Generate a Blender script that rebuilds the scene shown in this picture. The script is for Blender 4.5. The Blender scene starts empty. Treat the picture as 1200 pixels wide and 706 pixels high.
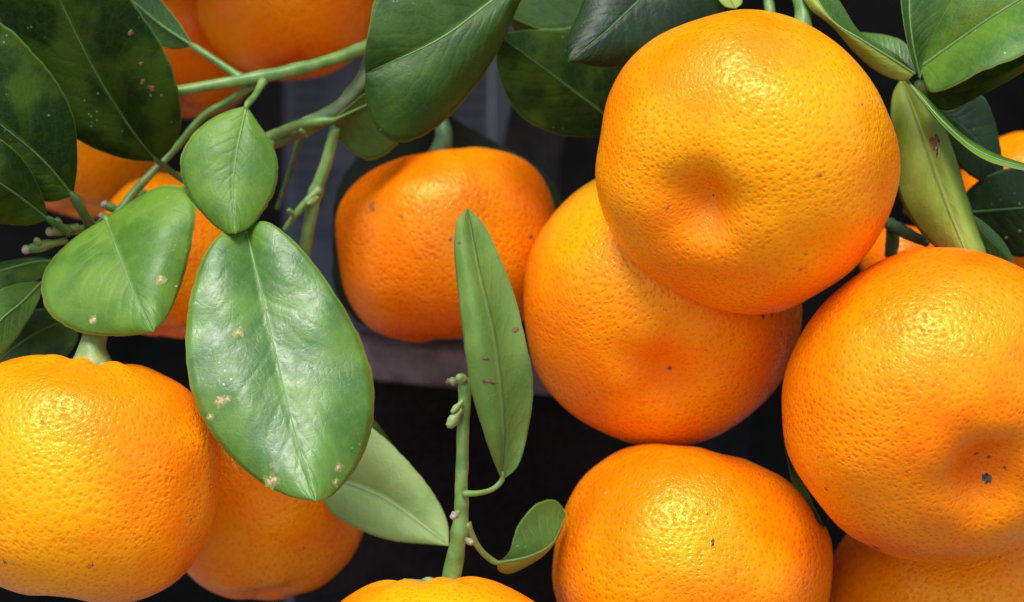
import bpy, math, random
import numpy as np
from mathutils import Vector, Matrix, noise as mnoise

random.seed(7); np.random.seed(7)
S = bpy.context.scene
COL = S.collection

# ------------------------------------------------------------------ camera
CAM_D = 0.45                       # metres from lens to the plane of the front fruit
K = 0.19 / 1200.0                  # metres per photograph pixel at that plane
cam = bpy.data.cameras.new('camera'); cam_o = bpy.data.objects.new('camera', cam)
COL.objects.link(cam_o)
cam_o.location = (0, -CAM_D, 0); cam_o.rotation_euler = (math.pi / 2, 0, 0)
cam.sensor_width = 36; cam.lens = 36 * CAM_D / 0.19
cam.clip_start = 0.02; cam.clip_end = 50
cam.dof.use_dof = True; cam.dof.focus_distance = CAM_D - 0.004; cam.dof.aperture_fstop = 15
S.camera = cam_o

# ------------------------------------------------------------------ light: soft overcast daylight from above
SUN_EL, SUN_AZ = math.radians(56), math.radians(194)     # azimuth from +Y, clockwise; behind the camera
w = bpy.data.worlds.new('World'); S.world = w; w.use_nodes = True
nt = w.node_tree; nt.nodes.clear()
sky = nt.nodes.new('ShaderNodeTexSky'); sky.sky_type = 'NISHITA'; sky.sun_disc = False
sky.sun_elevation = SUN_EL; sky.sun_rotation = SUN_AZ
sky.air_density = 1.0; sky.dust_density = 1.0; sky.ozone_density = 1.0
bg = nt.nodes.new('ShaderNodeBackground'); bg.inputs[1].default_value = 0.085
wo = nt.nodes.new('ShaderNodeOutputWorld')
nt.links.new(sky.outputs[0], bg.inputs[0]); nt.links.new(bg.outputs[0], wo.inputs[0])
sun = bpy.data.lights.new('sun', 'SUN'); sun.energy = 1.5; sun.angle = math.radians(32); sun.color = (1, .97, .92)
sun_o = bpy.data.objects.new('sun', sun); COL.objects.link(sun_o)
sd = Vector((math.sin(SUN_AZ) * math.cos(SUN_EL), math.cos(SUN_AZ) * math.cos(SUN_EL), math.sin(SUN_EL)))
sun_o.rotation_euler = sd.to_track_quat('Z', 'Y').to_euler()
S.view_settings.view_transform = 'Standard'; S.view_settings.look = 'None'
S.view_settings.exposure = 1.6; S.view_settings.gamma = 1

# ------------------------------------------------------------------ helpers
def P(x, y, d):
    """point that stands d millimetres behind the front-fruit plane, seen at (x, y) of the photograph"""
    D = d / 1000.0; s = (CAM_D + D) / CAM_D
    return np.array([(x - 600) * K * s, D, (353 - y) * K * s])

def proj(v):
    s = (CAM_D + v[:, 1]) / CAM_D
    return np.stack([v[:, 0] / (K * s) + 600, 353 - v[:, 2] / (K * s)], 1)

def catmull(pts, n):
    p = np.array(pts, float)
    if len(p) == 2: p = np.array([p[0], (p[0] + p[1]) / 2, p[1]])
    ext = np.vstack([2 * p[0] - p[1], p, 2 * p[-1] - p[-2]])
    out = []
    for i in range(1, len(ext) - 2):
        p0, p1, p2, p3 = ext[i - 1], ext[i], ext[i + 1], ext[i + 2]
        t0 = 0; f = lambda a, b: max(np.linalg.norm(b[:3] - a[:3]), 1e-9) ** .5
        t1 = t0 + f(p0, p1); t2 = t1 + f(p1, p2); t3 = t2 + f(p2, p3)
        for t in np.linspace(t1, t2, 24, endpoint=False):
            A1 = (t1 - t) / (t1 - t0) * p0 + (t - t0) / (t1 - t0) * p1
            A2 = (t2 - t) / (t2 - t1) * p1 + (t - t1) / (t2 - t1) * p2
            A3 = (t3 - t) / (t3 - t2) * p2 + (t - t2) / (t3 - t2) * p3
            B1 = (t2 - t) / (t2 - t0) * A1 + (t - t0) / (t2 - t0) * A2
            B2 = (t3 - t) / (t3 - t1) * A2 + (t - t1) / (t3 - t1) * A3
            out.append((t2 - t) / (t2 - t1) * B1 + (t - t1) / (t2 - t1) * B2)
    out.append(p[-1]); out = np.array(out)
    L = np.r_[0, np.cumsum(np.linalg.norm(np.diff(out[:, :3], axis=0), axis=1))]
    q = np.linspace(0, L[-1], n)
    return np.stack([np.interp(q, L, out[:, k]) for k in range(out.shape[1])], 1)

WORLD = {}                          # name -> world location of an object's origin
def link(o, parent=None, origin=(0, 0, 0)):
    COL.objects.link(o); origin = np.array(origin, float)
    if parent is not None:
        o.parent = parent; o.location = Vector(origin - WORLD[parent.name])
    else:
        o.location = Vector(origin)
    WORLD[o.name] = origin
    return o

def mesh_obj(name, verts, faces, mats, parent=None, origin=None, uv=None, midx=None, smooth=True, kind=None):
    verts = np.asarray(verts, float)
    if origin is None: origin = verts.mean(0)
    m = bpy.data.meshes.new(name); m.from_pydata((verts - origin).tolist(), [], [list(map(int, f)) for f in faces])
    for mt in (mats if isinstance(mats, (list, tuple)) else [mats]): m.materials.append(mt)
    m.polygons.foreach_set('use_smooth', [smooth] * len(m.polygons))
    if midx is not None: m.polygons.foreach_set('material_index', [int(i) for i in midx])
    if uv is not None:
        ul = m.uv_layers.new(name='UVMap'); li = np.zeros(len(m.loops), np.int32)
        m.loops.foreach_get('vertex_index', li); ul.data.foreach_set('uv', np.asarray(uv)[li].ravel())
    m.update()
    o = bpy.data.objects.new(name, m); link(o, parent, origin)
    if kind: o['kind'] = kind
    return o

def thing(name, label, cat, origin, group=None):
    o = bpy.data.objects.new(name, None); o.empty_display_size = .005
    link(o, None, origin); o['label'] = label; o['category'] = cat
    if group: o['group'] = group
    return o

def tube(path, radii, seg=10, lump=0.06, cap=True, seed=0):
    """path (n,3), radii (n,) -> verts, faces of a slightly uneven rod"""
    path = np.asarray(path); n = len(path); T = np.gradient(path, axis=0); T /= np.linalg.norm(T, axis=1)[:, None]
    up = np.array([0.3, -0.9, 0.25]); V = []; rs = np.random.RandomState(seed)
    prev = up
    for i in range(n):
        a = prev - T[i] * np.dot(prev, T[i]); a /= np.linalg.norm(a); b = np.cross(T[i], a); prev = a
        for k in range(seg):
            t = 2 * math.pi * k / seg
            r = radii[i] * (1 + .05 * math.cos(5 * t + i * .04)) * (1 + lump * mnoise.noise(Vector((math.cos(t) * 1.2, math.sin(t) * 1.2 + seed, i * .22))))
            V.append(path[i] + r * (math.cos(t) * a + math.sin(t) * b))
    F = [(i * seg + k, i * seg + (k + 1) % seg, (i + 1) * seg + (k + 1) % seg, (i + 1) * seg + k) for i in range(n - 1) for k in range(seg)]
    if cap:
        V.append(path[0] - T[0] * radii[0] * .5); V.append(path[-1] + T[-1] * radii[-1] * .5); c0, c1 = len(V) - 2, len(V) - 1
        for k in range(seg):
            F.append((c0, (k + 1) % seg, k)); F.append((c1, (n - 1) * seg + k, (n - 1) * seg + (k + 1) % seg))
    return np.array(V), F

# ------------------------------------------------------------------ materials
def new_mat(name):
    m = bpy.data.materials.new(name); m.use_nodes = True; t = m.node_tree; t.nodes.clear()
    out = t.nodes.new('ShaderNodeOutputMaterial'); b = t.nodes.new('ShaderNodeBsdfPrincipled')
    t.links.new(b.outputs[0], out.inputs[0])
    return m, t, b, out
def N(t, typ, **kw):
    n = t.nodes.new(typ)
    for k, v in kw.items():
        if k.startswith('i_'):
            key = k[2:]; key = int(key) if key.isdigit() else key.replace('_', ' ')
            n.inputs[key].default_value = v
        else: setattr(n, k, v)
    return n
def math_n(t, op, a, b=None, c=None, clamp=False):
    n = t.nodes.new('ShaderNodeMath'); n.operation = op; n.use_clamp = clamp
    for i, v in enumerate((a, b, c)):
        if v is None: continue
        if isinstance(v, (int, float)): n.inputs[i].default_value = v
        else: t.links.new(v, n.inputs[i])
    return n.outputs[0]
def ramp(t, src, a, b, lo=0., hi=1., smooth=True):
    n = N(t, 'ShaderNodeMapRange', interpolation_type='SMOOTHSTEP' if smooth else 'LINEAR')
    n.inputs[1].default_value = a; n.inputs[2].default_value = b; n.inputs[3].default_value = lo; n.inputs[4].default_value = hi
    t.links.new(src, n.inputs[0]); return n.outputs[0]
def mixc(t, f, a, b):
    n = N(t, 'ShaderNodeMix', data_type='RGBA')
    if isinstance(f, (int, float)): n.inputs[0].default_value = f
    else: t.links.new(f, n.inputs[0])
    for s, v in ((6, a), (7, b)):
        if isinstance(v, tuple): n.inputs[s].default_value = (*v, 1)
        else: t.links.new(v, n.inputs[s])
    return n.outputs[2]
def noise_n(t, vec, scale, detail=2, rough=.5, out=0):
    n = N(t, 'ShaderNodeTexNoise'); n.inputs['Scale'].default_value = scale; n.inputs['Detail'].default_value = detail
    n.inputs['Roughness'].default_value = rough; t.links.new(vec, n.inputs['Vector']); return n.outputs[out]
def voro(t, vec, scale, feature='F1', rnd=1.0, out='Distance'):
    n = N(t, 'ShaderNodeTexVoronoi', feature=feature); n.inputs['Scale'].default_value = scale
    n.inputs['Randomness'].default_value = rnd; t.links.new(vec, n.inputs['Vector']); return n.outputs[out]

def peel_mat(name, c_lo, c_hi, c_red, off=0.0, green=0.0):
    m, t, b, _ = new_mat(name)
    tc = N(t, 'ShaderNodeTexCoord'); mp = N(t, 'ShaderNodeMapping'); mp.inputs['Location'].default_value = (off, off * 1.7, -off)
    t.links.new(tc.outputs['Object'], mp.inputs[0]); vec = mp.outputs[0]
    big = noise_n(t, vec, 38, 3); mid = noise_n(t, vec, 150, 3)
    col = mixc(t, ramp(t, big, .36, .64), c_lo, c_hi)
    col = mixc(t, ramp(t, mid, .52, .78, 0, .35), col, c_red)
    # oil glands: little pits, spaced about 1.2 mm, each a touch deeper in colour
    wob = noise_n(t, vec, 300, 2, out=1)
    va = N(t, 'ShaderNodeVectorMath', operation='MULTIPLY_ADD'); t.links.new(wob, va.inputs[0])
    va.inputs[1].default_value = (.00022,) * 3; t.links.new(vec, va.inputs[2]); wv = va.outputs[0]
    uvw = N(t, 'ShaderNodeVectorMath', operation='MULTIPLY_ADD'); t.links.new(noise_n(t, vec, 500, 2, out=1), uvw.inputs[0])
    uvw.inputs[1].default_value = (.0004, .0004, 0); t.links.new(tc.outputs['UV'], uvw.inputs[2])
    def v2(scale, rnd, out='Distance'):
        n = N(t, 'ShaderNodeTexVoronoi', voronoi_dimensions='2D', feature='F1'); n.inputs['Scale'].default_value = scale; n.inputs['Randomness'].default_value = rnd
        t.links.new(uvw.outputs[0], n.inputs['Vector']); return n.outputs[out], n.outputs['Color']
    d1, c1 = v2(640, .95); d2, c2 = v2(1350, 1.0)
    sz = N(t, 'ShaderNodeSeparateColor'); t.links.new(c1, sz.inputs[0])
    d1 = math_n(t, 'MULTIPLY', d1, ramp(t, sz.outputs[0], 0, 1, .75, 1.6, False))
    pit = ramp(t, d1, .03, .50); pit2 = ramp(t, d2, .05, .40)
    col = mixc(t, ramp(t, d1, .06, .30, .60, 0), col, c_red)
    # rare brown specks and faint scars
    sp = voro(t, vec, 110); spn = noise_n(t, vec, 2200, 2)
    spk = math_n(t, 'MULTIPLY', ramp(t, sp, .02, .05, 1, 0), ramp(t, noise_n(t, vec, 60, 1), .5, .62))
    col = mixc(t, math_n(t, 'MULTIPLY', spk, ramp(t, spn, .4, .6, .2, .9)), col, (.16, .05, .015))
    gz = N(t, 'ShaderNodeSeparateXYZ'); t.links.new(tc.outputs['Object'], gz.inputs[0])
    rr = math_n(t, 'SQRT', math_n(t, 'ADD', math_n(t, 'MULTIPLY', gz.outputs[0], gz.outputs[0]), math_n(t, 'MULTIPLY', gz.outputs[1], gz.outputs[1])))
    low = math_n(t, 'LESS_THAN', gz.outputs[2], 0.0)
    col = mixc(t, math_n(t, 'MULTIPLY', ramp(t, math_n(t, 'ADD', rr, math_n(t, 'MULTIPLY', big, .006)), .004, .013, .55, 0), low), col, c_red)  # blossom end redder: partly own hue, partly bounced light painted into the dimple
    if green:
        g = N(t, 'ShaderNodeSeparateXYZ'); t.links.new(tc.outputs['Object'], g.inputs[0])
        gg = math_n(t, 'ADD', g.outputs[2], math_n(t, 'MULTIPLY', math_n(t, 'SUBTRACT', big, .5), .02))
        col = mixc(t, ramp(t, gg, -.006, .018, 0, green), col, (.55, .36, .02))
    t.links.new(col, b.inputs['Base Color'])
    b.inputs['Roughness'].default_value = .36
    t.links.new(ramp(t, noise_n(t, vec, 500, 2), .3, .7, .22, .34), b.inputs['Roughness'])
    b.inputs['Specular IOR Level'].default_value = .55; b.inputs['Specular Tint'].default_value = (1, .84, .26, 1)
    b.inputs['Subsurface Weight'].default_value = 0
    b.inputs['Subsurface Radius'].default_value = (1.0, .35, .05); b.inputs['Subsurface Scale'].default_value = .003
    h = math_n(t, 'MULTIPLY', math_n(t, 'MULTIPLY', pit, .60), ramp(t, noise_n(t, vec, 75, 2), .36, .62, .45, 1.15))
    h = math_n(t, 'ADD', h, math_n(t, 'MULTIPLY', pit2, .22))
    h = math_n(t, 'ADD', h, math_n(t, 'MULTIPLY', noise_n(t, vec, 430, 2), .95))
    h = math_n(t, 'ADD', h, math_n(t, 'MULTIPLY', noise_n(t, vec, 2600, 2), .12))
    bp = N(t, 'ShaderNodeBump'); bp.inputs['Strength'].default_value = .8; bp.inputs['Distance'].default_value = .00022
    t.links.new(h, bp.inputs['Height']); t.links.new(bp.outputs[0], b.inputs['Normal'])
    return m

PEEL = {
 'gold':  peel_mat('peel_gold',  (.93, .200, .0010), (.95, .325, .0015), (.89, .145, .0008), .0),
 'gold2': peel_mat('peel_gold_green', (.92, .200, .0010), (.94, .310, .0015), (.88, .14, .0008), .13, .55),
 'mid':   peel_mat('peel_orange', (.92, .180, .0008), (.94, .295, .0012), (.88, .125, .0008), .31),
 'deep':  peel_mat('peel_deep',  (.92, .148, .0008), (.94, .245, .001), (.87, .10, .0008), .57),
}

def leaf_mat(name, base, base2, rough=.36, spec=.5, trans=.18, edge=(.22, .30, .05), vein=(.16, .26, .06), under=False, blotch=.5, speck=.4):
    m, t, b, out = new_mat(name)
    tc = N(t, 'ShaderNodeTexCoord'); uv = N(t, 'ShaderNodeSeparateXYZ'); t.links.new(tc.outputs['UV'], uv.inputs[0])
    obj = tc.outputs['Object']
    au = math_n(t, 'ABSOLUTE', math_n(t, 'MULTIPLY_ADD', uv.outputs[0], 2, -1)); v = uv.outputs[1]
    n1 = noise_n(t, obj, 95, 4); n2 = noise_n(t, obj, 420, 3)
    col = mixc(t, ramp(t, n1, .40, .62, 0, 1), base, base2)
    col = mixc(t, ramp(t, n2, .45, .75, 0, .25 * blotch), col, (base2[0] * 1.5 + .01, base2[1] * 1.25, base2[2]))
    # side veins, curving towards the tip
    wob = math_n(t, 'MULTIPLY', math_n(t, 'SUBTRACT', noise_n(t, obj, 160, 2), .5), 1.3)
    ph = math_n(t, 'SUBTRACT', math_n(t, 'MULTIPLY', v, 10.5), math_n(t, 'MULTIPLY', math_n(t, 'POWER', au, .8), 2.8))
    ph = math_n(t, 'FRACT', math_n(t, 'ADD', ph, wob))
    vl = math_n(t, 'ABSOLUTE', math_n(t, 'SUBTRACT', ph, .5))
    vline = ramp(t, vl, .0, .10, 1, 0); vb = ramp(t, vl, .0, .30, 1, 0)
    fade = ramp(t, au, .55, .95, 1, 0)
    col = mixc(t, math_n(t, 'MULTIPLY', math_n(t, 'MULTIPLY', vline, fade), .10 if under else .10), col, vein)
    net = N(t, 'ShaderNodeTexVoronoi', feature='DISTANCE_TO_EDGE'); net.inputs['Scale'].default_value = 520; t.links.new(obj, net.inputs['Vector'])
    netl = ramp(t, net.outputs['Distance'], 0, .11, 1, 0)
    col = mixc(t, math_n(t, 'MULTIPLY', netl, .08), col, vein)
    # mid vein seam and pale margin of the blade
    col = mixc(t, ramp(t, au, .0, .07, .55, 0), col, vein)
    col = mixc(t, ramp(t, au, .955, 1.0, 0, .8), col, edge)
    # dust and oil dots
    d = voro(t, obj, 620); dn = noise_n(t, obj, 130, 2)
    dot = math_n(t, 'MULTIPLY', ramp(t, d, .10, .17, 1, 0), ramp(t, dn, .56, .68))
    d2 = voro(t, obj, 1500)
    dot2 = math_n(t, 'MULTIPLY', ramp(t, d2, .1, .22, 1, 0), ramp(t, n2, .35, .6))
    col = mixc(t, math_n(t, 'MULTIPLY', dot, speck), col, (.42, .50, .34))
    col = mixc(t, math_n(t, 'MULTIPLY', dot2, .28), col, (base2[0] * 2.2 + .02, base2[1] * 1.7 + .02, base2[2] * 2 + .01))
    t.links.new(col, b.inputs['Base Color'])
    b.inputs['Specular IOR Level'].default_value = spec
    t.links.new(ramp(t, n2, .3, .7, rough - .06, rough + .10), b.inputs['Roughness'])
    h = math_n(t, 'ADD', math_n(t, 'MULTIPLY', math_n(t, 'MULTIPLY', vb, fade), .12 if under else -.18), math_n(t, 'MULTIPLY', n1, .55))
    h = math_n(t, 'ADD', h, math_n(t, 'MULTIPLY', n2, .34)); h = math_n(t, 'ADD', h, math_n(t, 'MULTIPLY', netl, .05 if under else -.05))
    h = math_n(t, 'ADD', h, math_n(t, 'MULTIPLY', noise_n(t, obj, 1700, 3), .22))
    h = math_n(t, 'ADD', h, math_n(t, 'MULTIPLY', ramp(t, au, 0, .10, 1, 0), .8 if under else -.5))
    bp = N(t, 'ShaderNodeBump'); bp.inputs['Strength'].default_value = .8; bp.inputs['Distance'].default_value = .0003
    t.links.new(h, bp.inputs['Height']); t.links.new(bp.outputs[0], b.inputs['Normal'])
    tr = N(t, 'ShaderNodeBsdfTranslucent'); t.links.new(mixc(t, .55, col, (base2[0] * 2.5, base2[1] * 2.2, base2[2])), tr.inputs[0])
    mx = N(t, 'ShaderNodeMixShader'); mx.inputs[0].default_value = trans
    t.links.new(b.outputs[0], mx.inputs[1]); t.links.new(tr.outputs[0], mx.inputs[2]); t.links.new(mx.outputs[0], out.inputs[0])
    return m

LEAF = {
 'glossy': leaf_mat('leaf_glossy', (.052, .135, .014), (.100, .210, .018), .40, .62, .14, speck=.8),
 'bright': leaf_mat('leaf_bright', (.068, .165, .015), (.120, .235, .018), .46, .36, .18, edge=(.30, .38, .08), speck=.3),
 'mid':    leaf_mat('leaf_mid', (.038, .095, .014), (.070, .145, .018), .46, .28, .15, edge=(.22, .28, .04)),
 'dark':   leaf_mat('leaf_dark_shaded', (.007, .024, .002), (.038, .076, .005), .50, .12, .14, edge=(.10, .19, .03), vein=(.06, .13, .025)),
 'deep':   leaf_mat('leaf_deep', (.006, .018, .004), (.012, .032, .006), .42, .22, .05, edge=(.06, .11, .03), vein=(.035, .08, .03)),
 'black':  leaf_mat('leaf_black_shaded', (.006, .012, .006), (.010, .018, .008), .6, .2, .0, edge=(.015, .02, .008), vein=(.012, .02, .01), speck=.0),  # shadow put into the colour, nearly black
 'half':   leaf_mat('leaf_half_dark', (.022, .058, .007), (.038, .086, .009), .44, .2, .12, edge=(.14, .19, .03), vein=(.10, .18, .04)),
 'pale':   leaf_mat('leaf_underside_pale', (.20, .325, .085), (.27, .40, .125), .55, .35, .22, edge=(.30, .42, .16), vein=(.40, .50, .27), under=True, speck=.1),
 'under':  leaf_mat('leaf_underside', (.105, .19, .028), (.140, .23, .038), .62, .35, .22, edge=(.20, .30, .09), vein=(.16, .26, .06), under=True, speck=.1),
 'olive':  leaf_mat('leaf_underside_olive', (.215, .295, .032), (.285, .36, .052), .55, .35, .22, edge=(.34, .38, .13), vein=(.21, .27, .08), under=True, speck=.1),
}

def stem_mat(name, a, b2, rough=.45, sc=260):
    m, t, b, _ = new_mat(name)
    tc = N(t, 'ShaderNodeTexCoord'); v = tc.outputs['Object']
    n1 = noise_n(t, v, sc, 4); n2 = noise_n(t, v, 1500, 3)
    col = mixc(t, ramp(t, n1, .35, .65), a, b2)
    col = mixc(t, ramp(t, voro(t, v, 900), .08, .16, .35, 0), col, (.30, .32, .16))
    t.links.new(col, b.inputs['Base Color']); b.inputs['Roughness'].default_value = rough
    h = math_n(t, 'ADD', n1, math_n(t, 'MULTIPLY', n2, .35))
    bp = N(t, 'ShaderNodeBump'); bp.inputs['Strength'].default_value = .7; bp.inputs['Distance'].default_value = .0003
    t.links.new(h, bp.inputs['Height']); t.links.new(bp.outputs[0], b.inputs['Normal'])
    return m
M_TWIG = stem_mat('twig_green', (.075, .175, .028), (.155, .245, .058))
M_TWIG_OLD = stem_mat('twig_old', (.09, .14, .045), (.19, .22, .10), .6)
M_CALYX = stem_mat('calyx_green', (.140, .220, .050), (.22, .29, .085), .5, 400)
M_CALYX_D = stem_mat('calyx_dark', (.035, .09, .03), (.06, .13, .045), .5, 400)
M_RIB = stem_mat('midrib_pale', (.10, .20, .042), (.14, .24, .062), .5)
M_RIB_D = stem_mat('midrib_dark', (.045, .105, .022), (.07, .14, .035), .45)
M_BUD = stem_mat('bud_tip', (.20, .16, .11), (.32, .27, .20), .7, 900)
M_SCAB = stem_mat('scab', (.26, .15, .06), (.50, .40, .22), .8, 1500)
M_SCAR = stem_mat('scar_brown', (.10, .035, .012), (.20, .08, .03), .8, 1500)
M_SCAR_F = stem_mat('scar_fruit', (.28, .075, .012), (.45, .15, .02), .7, 1500)
M_SCAR_D = stem_mat('scar_dark', (.02, .014, .012), (.13, .11, .09), .85, 1800)
M_HALO = stem_mat('scab_halo', (.13, .19, .03), (.20, .24, .05), .6, 900)
M_BARK = stem_mat('bark', (.016, .012, .009), (.035, .026, .018), .85, 300)

def simple_mat(name, a, b2, rough, sc, bump=.0004, detail=5, spec=.5, rvar=.1):
    m, t, b, _ = new_mat(name); tc = N(t, 'ShaderNodeTexCoord'); v = tc.outputs['Object']
    n1 = noise_n(t, v, sc, detail, .6); n2 = noise_n(t, v, sc * 9, 3)
    t.links.new(mixc(t, ramp(t, n1, .35, .68), a, b2), b.inputs['Base Color'])
    t.links.new(ramp(t, n2, .3, .7, rough - rvar, rough + rvar), b.inputs['Roughness']); b.inputs['Specular IOR Level'].default_value = spec
    bp = N(t, 'ShaderNodeBump'); bp.inputs['Distance'].default_value = bump; bp.inputs['Strength'].default_value = .7
    t.links.new(math_n(t, 'ADD', n1, math_n(t, 'MULTIPLY', n2, .4)), bp.inputs['Height']); t.links.new(bp.outputs[0], b.inputs['Normal'])
    return m
M_POT = simple_mat('pot_plastic', (.13, .098, .122), (.24, .19, .23), .30, 140, .0005)
M_POT_SHADED = simple_mat('pot_plastic_shaded', (.003, .002, .002), (.009, .0048, .0048), .8, 60, .0008, spec=.15)  # same plastic as the rim, with its shade put into the colour
M_BACK = simple_mat('backdrop_shade_dark', (.0018, .0018, .0018), (.005, .0047, .0044), .95, 20, .002, spec=.05)  # deep shade within the foliage, painted as a near-black colour
M_GROUND = simple_mat('ground_paving', (.16, .145, .125), (.22, .20, .175), .85, 30, .001)
M_SOIL = simple_mat('soil', (.012, .008, .006), (.035, .024, .016), .95, 250, .002)
M_BOARD = simple_mat('board_paper', (.085, .088, .118), (.11, .115, .148), .6, 60, .0003, spec=.3)
M_INK = simple_mat('board_ink', (.045, .047, .06), (.06, .062, .075), .7, 300, .0001, spec=.3)

# ------------------------------------------------------------------ the setting
def grid_sheet(name, x0, x1, a0, a1, mat, vertical_y=None, z=None, n=30, amp=.004):
    V = []; F = []
    for j in range(n + 1):
        for i in range(n + 1):
            x = x0 + (x1 - x0) * i / n; q = a0 + (a1 - a0) * j / n
            e = amp * mnoise.noise(Vector((x * 9, q * 9, 3)))
            V.append((x, vertical_y + e, q) if vertical_y is not None else (x, q, z + e))
    F = [(j * (n + 1) + i, j * (n + 1) + i + 1, (j + 1) * (n + 1) + i + 1, (j + 1) * (n + 1) + i) for j in range(n) for i in range(n)]
    o = mesh_obj(name, V, F, mat, origin=(0, 0, 0)); o['kind'] = 'structure'; return o
GZ = -.150
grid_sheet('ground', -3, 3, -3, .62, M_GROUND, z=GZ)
grid_sheet('shade_backdrop', -3, 3, GZ - .02, 1.2, M_BACK, vertical_y=.42)  # added sheet standing in for deep shade; keeps sky out of the gaps

# pot: turned profile
def lathe(prof, cx, cy, seg=96):
    V = []; n = len(prof)
    for k in range(seg):
        a = 2 * math.pi * k / seg
        for r, z in prof: V.append((cx + r * math.sin(a), cy - r * math.cos(a), z - .085 * r * math.sin(a) * max(0., (z - GZ) / (zt - GZ))))
    F = [(k * n + i, ((k + 1) % seg) * n + i, ((k + 1) % seg) * n + i + 1, k * n + i + 1) for k in range(seg) for i in range(n - 1)]
    return V, F
PX, PY, PR = P(600, 0, 160)[0], .157, .066
zt, zb = P(0, 394, 92)[2] - .0018, P(0, 452, 92)[2] - .0018
pot = thing('plant_pot', 'dark brown plastic plant pot with thick rounded rim behind the hanging fruit', 'pot', (PX, PY, GZ))
rr_ = .0036; prof = [(PR - .0105, zt - .012), (PR - .0085, zt - .006)] + [(PR - rr_ + rr_ * math.sin(q), zt - rr_ + rr_ * math.cos(q)) for q in np.linspace(-1.2, 1.75, 18)]
prof += [(PR - .0009, zt - .0062), (PR - .0022, zt - .0085), (PR - .0036, zb + .0008), (PR - .0046, zb), (PR - .0062, zb + .0002)]
V, F = lathe(prof, PX, PY); mesh_obj('rim', V, F, M_POT, pot, (PX, PY, zt))
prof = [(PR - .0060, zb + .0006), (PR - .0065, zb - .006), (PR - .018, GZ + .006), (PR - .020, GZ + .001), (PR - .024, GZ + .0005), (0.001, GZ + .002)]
V, F = lathe(prof, PX, PY); mesh_obj('pot_wall', V, F, M_POT_SHADED, pot, (PX, PY, GZ))
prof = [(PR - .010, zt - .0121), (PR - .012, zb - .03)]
V, F = lathe(prof, PX, PY); mesh_obj('inner_wall', V, F, M_POT_SHADED, pot, (PX, PY, zb))
V = []; F = []; rings = 14; sg = 60
for i in range(rings + 1):
    for k in range(sg):
        a = 2 * math.pi * k / sg; r = (PR - .0105) * i / rings + .0002
        V.append((PX + r * math.sin(a), PY - r * math.cos(a), zb - .006 - .08 * r * math.sin(a) + .003 * mnoise.noise(Vector((r * 160 * math.sin(a), r * 160 * math.cos(a), 0)))))
F = [(i * sg + k, i * sg + (k + 1) % sg, (i + 1) * sg + (k + 1) % sg, (i + 1) * sg + k) for i in range(rings) for k in range(sg)]
so = mesh_obj('potting_soil', V, F, M_SOIL, origin=(PX, PY, zb)); so['kind'] = 'stuff'; so['label'] = 'dark crumbly soil filling the brown pot'; so['category'] = 'soil'

# printed board leaning behind the pot
bd = .285
B0 = P(333, 330, bd * 1000 - 0); B1 = P(652, -120, bd * 1000)
board = thing('printed_board', 'blue grey board with faint rows of print standing behind the pot', 'board', ((B0[0] + B1[0]) / 2, bd, GZ))
def boxv(x0, x1, y0, y1, z0, z1):
    V = [(x0, y0, z0), (x1, y0, z0), (x1, y1, z0), (x0, y1, z0), (x0, y0, z1), (x1, y0, z1), (x1, y1, z1), (x0, y1, z1)]
    return V, [(0, 3, 2, 1), (4, 5, 6, 7), (0, 1, 5, 4), (1, 2, 6, 5), (2, 3, 7, 6), (3, 0, 4, 7)]
V, F = boxv(B0[0], B1[0], bd, bd + .004, GZ + .004, B1[2]); mesh_obj('panel', V, F, M_BOARD, board, ((B0[0] + B1[0]) / 2, bd, GZ), smooth=False)
V, F = boxv(P(574, 0, 285)[0], P(578, 0, 285)[0], bd - .0008, bd - .0001, GZ + .01, B1[2] - .002)
mesh_obj('fold_line', V, F, simple_mat('board_fold', (.32, .33, .38), (.38, .39, .44), .6, 60, .0001), board, V[0], smooth=False)
for r in range(13):
    y = 60 + r * 17.5
    for (xa, xb) in ((345, 395 - (r * 29) % 23), (525 + (r * 17) % 11, 566)):
        a = P(xa, y, 284); c = P(xb, y + 6.5, 284)
        V, F = boxv(a[0], c[0], bd - .0006, bd - .0001, c[2], a[2]); mesh_obj('print_row', V, F, M_INK, board, V[0], smooth=False)

# ------------------------------------------------------------------ tangerines
def stick(verts, norms, x, y, tol=5):
    p = proj(verts); d = np.hypot(p[:, 0] - x, p[:, 1] - y); idx = np.where(d < tol)[0]
    if len(idx) == 0: idx = np.argsort(d)[:6]
    i = idx[np.argmin(verts[idx, 1])]
    return verts[i], norms[i]

def patch(name, c, n, r, mat, parent, h=.00012, seed=1, stretch=1.0, ang=0., lift=.00004):
    """small raised irregular scar lying on a surface"""
    n = Vector(n).normalized(); a = n.cross(Vector((.2, .1, 1))).normalized(); b = n.cross(a)
    a, b = a * math.cos(ang) + b * math.sin(ang), b * math.cos(ang) - a * math.sin(ang)
    V = [Vector(c) + n * (h + lift)]; sg = 16
    for ring, (q, hh) in enumerate(((.55, .8), (1.0, -.6))):
        for k in range(sg):
            t = 2 * math.pi * k / sg
            rr = r * q * (1 + .85 * mnoise.noise(Vector((math.cos(t) * 1.9 + seed * 3.1, math.sin(t) * 1.3, seed))))
            V.append(Vector(c) + a * rr * math.cos(t) * stretch + b * rr * math.sin(t) + n * (h * hh + lift))
    F = [(0, 1 + k, 1 + (k + 1) % sg) for k in range(sg)] + [(1 + k, 1 + sg + k, 1 + sg + (k + 1) % sg, 1 + (k + 1) % sg) for k in range(sg)]
    return mesh_obj(name, [tuple(v) for v in V], F, mat, parent, tuple(c))

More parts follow.
